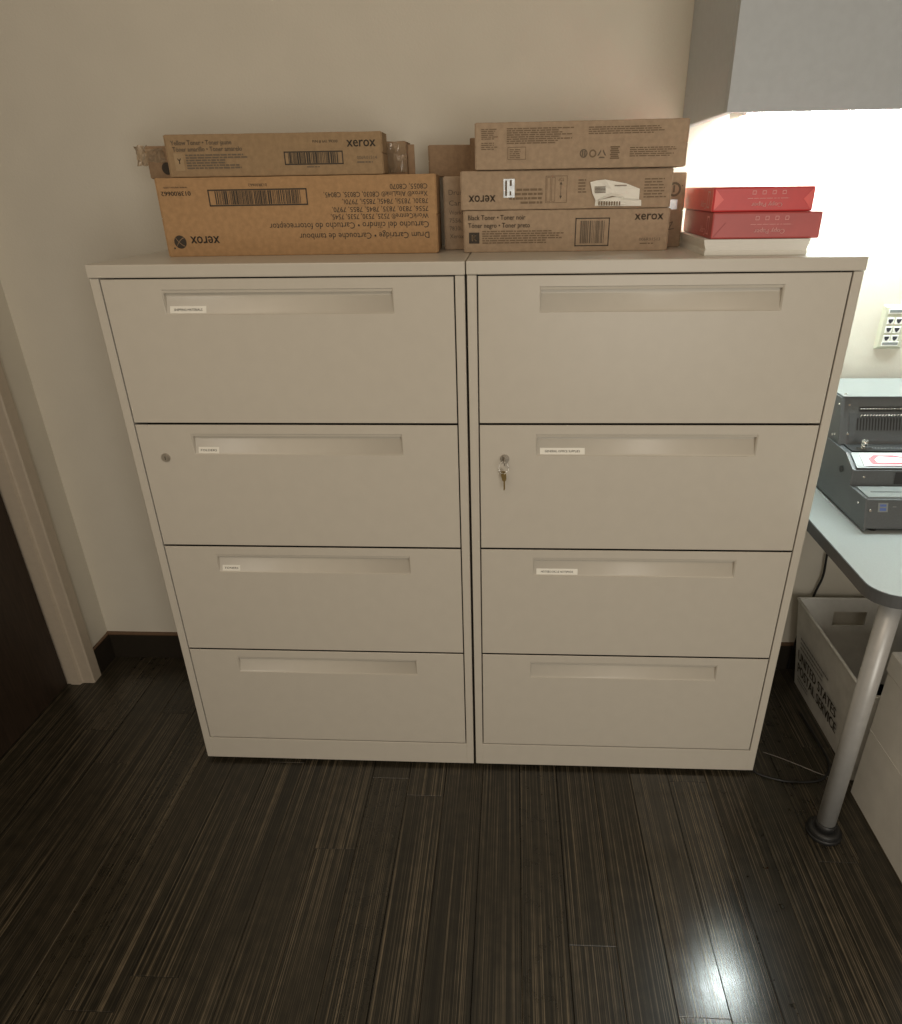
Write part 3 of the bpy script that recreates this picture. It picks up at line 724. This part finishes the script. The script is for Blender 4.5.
screw(up, TU(.028, .84), (0, -.94, .33)); screw(up, TU(.028, .22), (0, -.94, .33)); screw(t, (.03, .116, zz(.834)), (0, -.98, .1)); screw(t, (.012, .022, zz(.790)), (0, -.95, .3))
screw(t, (0.006, .262, zz(.968)), (-1, 0, 0)); screw(t, (0.006, .250, zz(.895)), (-1, 0, 0)); screw(t, (0.006, .262, zz(.89)), (-1, 0, 0)); screw(t, (-.0005, .055, zz(.795)), (-1, 0, 0))
screw(t, (.022, .275, zz(.989)), (0, 0, 1))
bm = bmesh.new(); Tf = lambda u, v: (u, .012+.021*(v-zz(.750))/.062-.0012, v)
quad(bm, Tf, .030, .052, zz(.786), zz(.806), 0)
Tg = lambda u, v: (Tf(u, v)[0], Tf(u, v)[1]-.0006, v)
quad(bm, Tg, .034, .048, zz(.789), zz(.795), 1); quad(bm, Tg, .034, .048, zz(.798), zz(.803), 1); quad(bm, Tg, .062, .070, zz(.797), zz(.7985), 0)
obj('power_label', bm, [M_machl, M_blue], t)
bm = bmesh.new(); quad(bm, lambda u, v: (u, .1115+(v-zz(.812))*.158-.0008, v), .100, .19, zz(.818), zz(.846)); obj('drawer_panel', bm, M_blk, t)

# ------------------------------------------------------------------ network wall plate
t = thing('wall_plate', 'ivory network wall plate with six jacks beside the cabinet', 'wall plate', (1.058, YW, 1.056))
bm = bmesh.new(); vs = []
ow, oh = .070, .114
ring0 = [bm.verts.new((x, 0, z)) for x, z in ((0, 0), (ow, 0), (ow, oh), (0, oh))]
ring1 = [bm.verts.new((x, -.008, z)) for x, z in ((.006, .006), (ow-.006, .006), (ow-.006, oh-.006), (.006, oh-.006))]
for i in range(4):
    j = (i+1) % 4; bm.faces.new((ring0[i], ring0[j], ring1[j], ring1[i]))
bm.faces.new(ring1); bm.faces.new(ring0[::-1]); bmesh.ops.recalc_face_normals(bm, faces=bm.faces); obj('plate', bm, M_ivory, t)
for z in (.009, .092):
    bm = bmesh.new(); box(bm, .013, .057, -.0100, -.0078, z, z+.012, 0, .0008); box(bm, .015, .055, -.0104, -.0099, z+.0035, z+.0105, 1); obj('label_window', bm, [M_whitep, M_machl], t)
for r in range(3):
    for c in range(2):
        jx = .023+c*.021; jz = .028+r*.0222
        bm = bmesh.new(); box(bm, jx-.009, jx+.009, -.0098, -.0078, jz-.0075, jz+.010, 0, .0012)
        a = [bm.verts.new((jx+x, -.0102, jz+z)) for x, z in ((-.0065, .0065), (-.0055, .001), (-.0015, -.0045), (.0015, -.0045), (.0055, .001), (.0065, .0065))]
        bm.faces.new(a).material_index = 1
        obj('jack', bm, [M_whitep, M_jack], t)

# ------------------------------------------------------------------ under the desk
t = thing('postal_tote', 'grey corrugated plastic postal tote lettered UNITED STATES POSTAL SERVICE under the desk', 'tote', (1.022, 0, 0))
TH, yb0, yb1, yt0, yt1, xb1, xt0, xt1 = .305, .400, -.015, .425, -.035, .30, -.036, .335
def tote_pt(side, s, v):      # outer wall point; side L: s along y from back (0) to front (1); side B: s along x
    k = v/TH
    if side == 'L': return Vector((xt0*k, (yb0+(yt0-yb0)*k)*(1-s)+(yb1+(yt1-yb1)*k)*s, v))
    return Vector((xt0*k*(1-s)+(xb1+(xt1-xb1)*k)*s, yb0+(yt0-yb0)*k, v))
def wall_panel(name, c00, c10, c11, c01, thick, hole=None):
    """quad wall with optional hand hole; c00 bottom-start ... counter-clockwise seen from outside"""
    bm = bmesh.new(); c = [Vector(p) for p in (c00, c10, c11, c01)]
    def P(u, v): return (c[0]*(1-u)+c[1]*u)*(1-v)+(c[3]*(1-u)+c[2]*u)*v
    o = [bm.verts.new(P(*p)) for p in ((0, 0), (1, 0), (1, 1), (0, 1))]
    if hole:
        u0, u1, v0, v1 = hole; q = [bm.verts.new(P(*p)) for p in ((u0, v0), (u1, v0), (u1, v1), (u0, v1))]
        for i in range(4): bm.faces.new((o[i], o[(i+1) % 4], q[(i+1) % 4], q[i]))
    else: bm.faces.new(o)
    bmesh.ops.recalc_face_normals(bm, faces=bm.faces)
    r = bmesh.ops.solidify(bm, geom=bm.faces[:], thickness=thick)
    return bm
pL = [tote_pt('L', 0, .001), tote_pt('L', 1, .001), tote_pt('L', 1, TH), tote_pt('L', 0, TH)]
pR = [Vector((xb1+(xt1-xb1)*p.z/TH, p.y, p.z)) for p in pL]
obj('side_wall', wall_panel('s', *pL, .004), M_tote, t); obj('side_wall', wall_panel('s', *pR, .004), M_tote, t)
obj('end_wall', wall_panel('e', pL[0], pR[0], pR[3], pL[3], .004, (.30, .58, .70, .86)), M_tote, t)
obj('end_wall', wall_panel('e', pL[1], pR[1], pR[2], pL[2], .004, (.36, .64, .70, .86)), M_tote, t)
bm = bmesh.new(); bm.faces.new([bm.verts.new(p) for p in (pL[0], pL[1], pR[1], pR[0])]); bmesh.ops.solidify(bm, geom=bm.faces[:], thickness=.003); o = obj('bottom', bm, M_tote, t)
bm = bmesh.new()
def rimbar(p, q):
    tube(bm, [p, p*.5+q*.5, q], .0045, 6, 0, 2)
rimbar(pL[3], pL[2]); rimbar(pR[3], pR[2]); rimbar(pL[3], pR[3]); rimbar(pL[2], pR[2]); obj('rim', bm, M_tote, t)
bm = bmesh.new()
def TLb(u, v):       # u metres from the back end towards the front, v metres up the side wall
    p = tote_pt('L', u/.45, v); return (p.x-.0056, p.y, p.z+.0004)
text(bm, TLb, 'UNITED STATES', .036, .114, .034, .285, bold=.0030); text(bm, TLb, 'POSTAL SERVICE', .036, .068, .034, .297, bold=.0030)
para(bm, TLb, .050, .270, .200, 3, .016, 1, .25, 51, .42)
para(bm, TLb, .040, .150, .055, 2, .012, 1, .25, 52, .42)
obj('lettering', bm, [M_ink, mat('tote_print', (.24, .235, .22), .7)], t)

t = thing('storage_box', 'tall white storage box on the floor behind the silver desk leg', 'storage box', (1.003, -.055, 0))
bm = bmesh.new(); box(bm, 0, .30, -.38, 0, .001, .400, 0, .003); obj('box_body', bm, M_toteb, t)
bm = bmesh.new(); box(bm, -.004, .304, -.384, .004, .400, .458, 0, .004); obj('lid', bm, M_toteb, t)
bm = bmesh.new(); prism_x(bm, [(-.384, .22), (0, .22), (0, .2215), (-.384, .2215)], -.0012, .0005); bmesh.ops.recalc_face_normals(bm, faces=bm.faces); obj('crease', bm, M_tote, t)

def zp(px, py, r): p = at(px, py, z=r); return (p.x, p.y, r)
bm = bmesh.new(); tube(bm, [(.80, .10, .0035), zp(752, 769, .0035), zp(775, 779, .0035), zp(800, 782, .0035), zp(822, 779, .0035), (.985, .035, .0035), (.99, .12, .0035), (.985, .25, .0035)], .0032)
tag(obj('power_cord', bm, M_cord), 'black power cord curving across the floor from under the right cabinet', 'cord')
bm = bmesh.new(); tube(bm, [zp(763, 752, .0012), zp(778, 757, .0012), zp(796, 764, .0012), zp(818, 773, .0012), (.975, -.01, .0012)], .0011, 6)
tag(obj('thin_wire', bm, M_wire), 'thin grey wire on the floor between cabinet and tote', 'wire')
bm = bmesh.new(); p0 = at(830, 547, y=.464); p1 = at(827, 555, y=.464); p2 = at(823, 576, y=.464); p3 = at(814.5, 594, y=.464)
tube(bm, [(p0.x+.01, .464, .70), p0, p1, p2, p3, (p3.x-.02, .462, .17), (p3.x-.03, .464, .008)], .0036)
tag(obj('power_cord', bm, M_cord), 'black cord hanging down the wall behind the postal tote', 'cord')
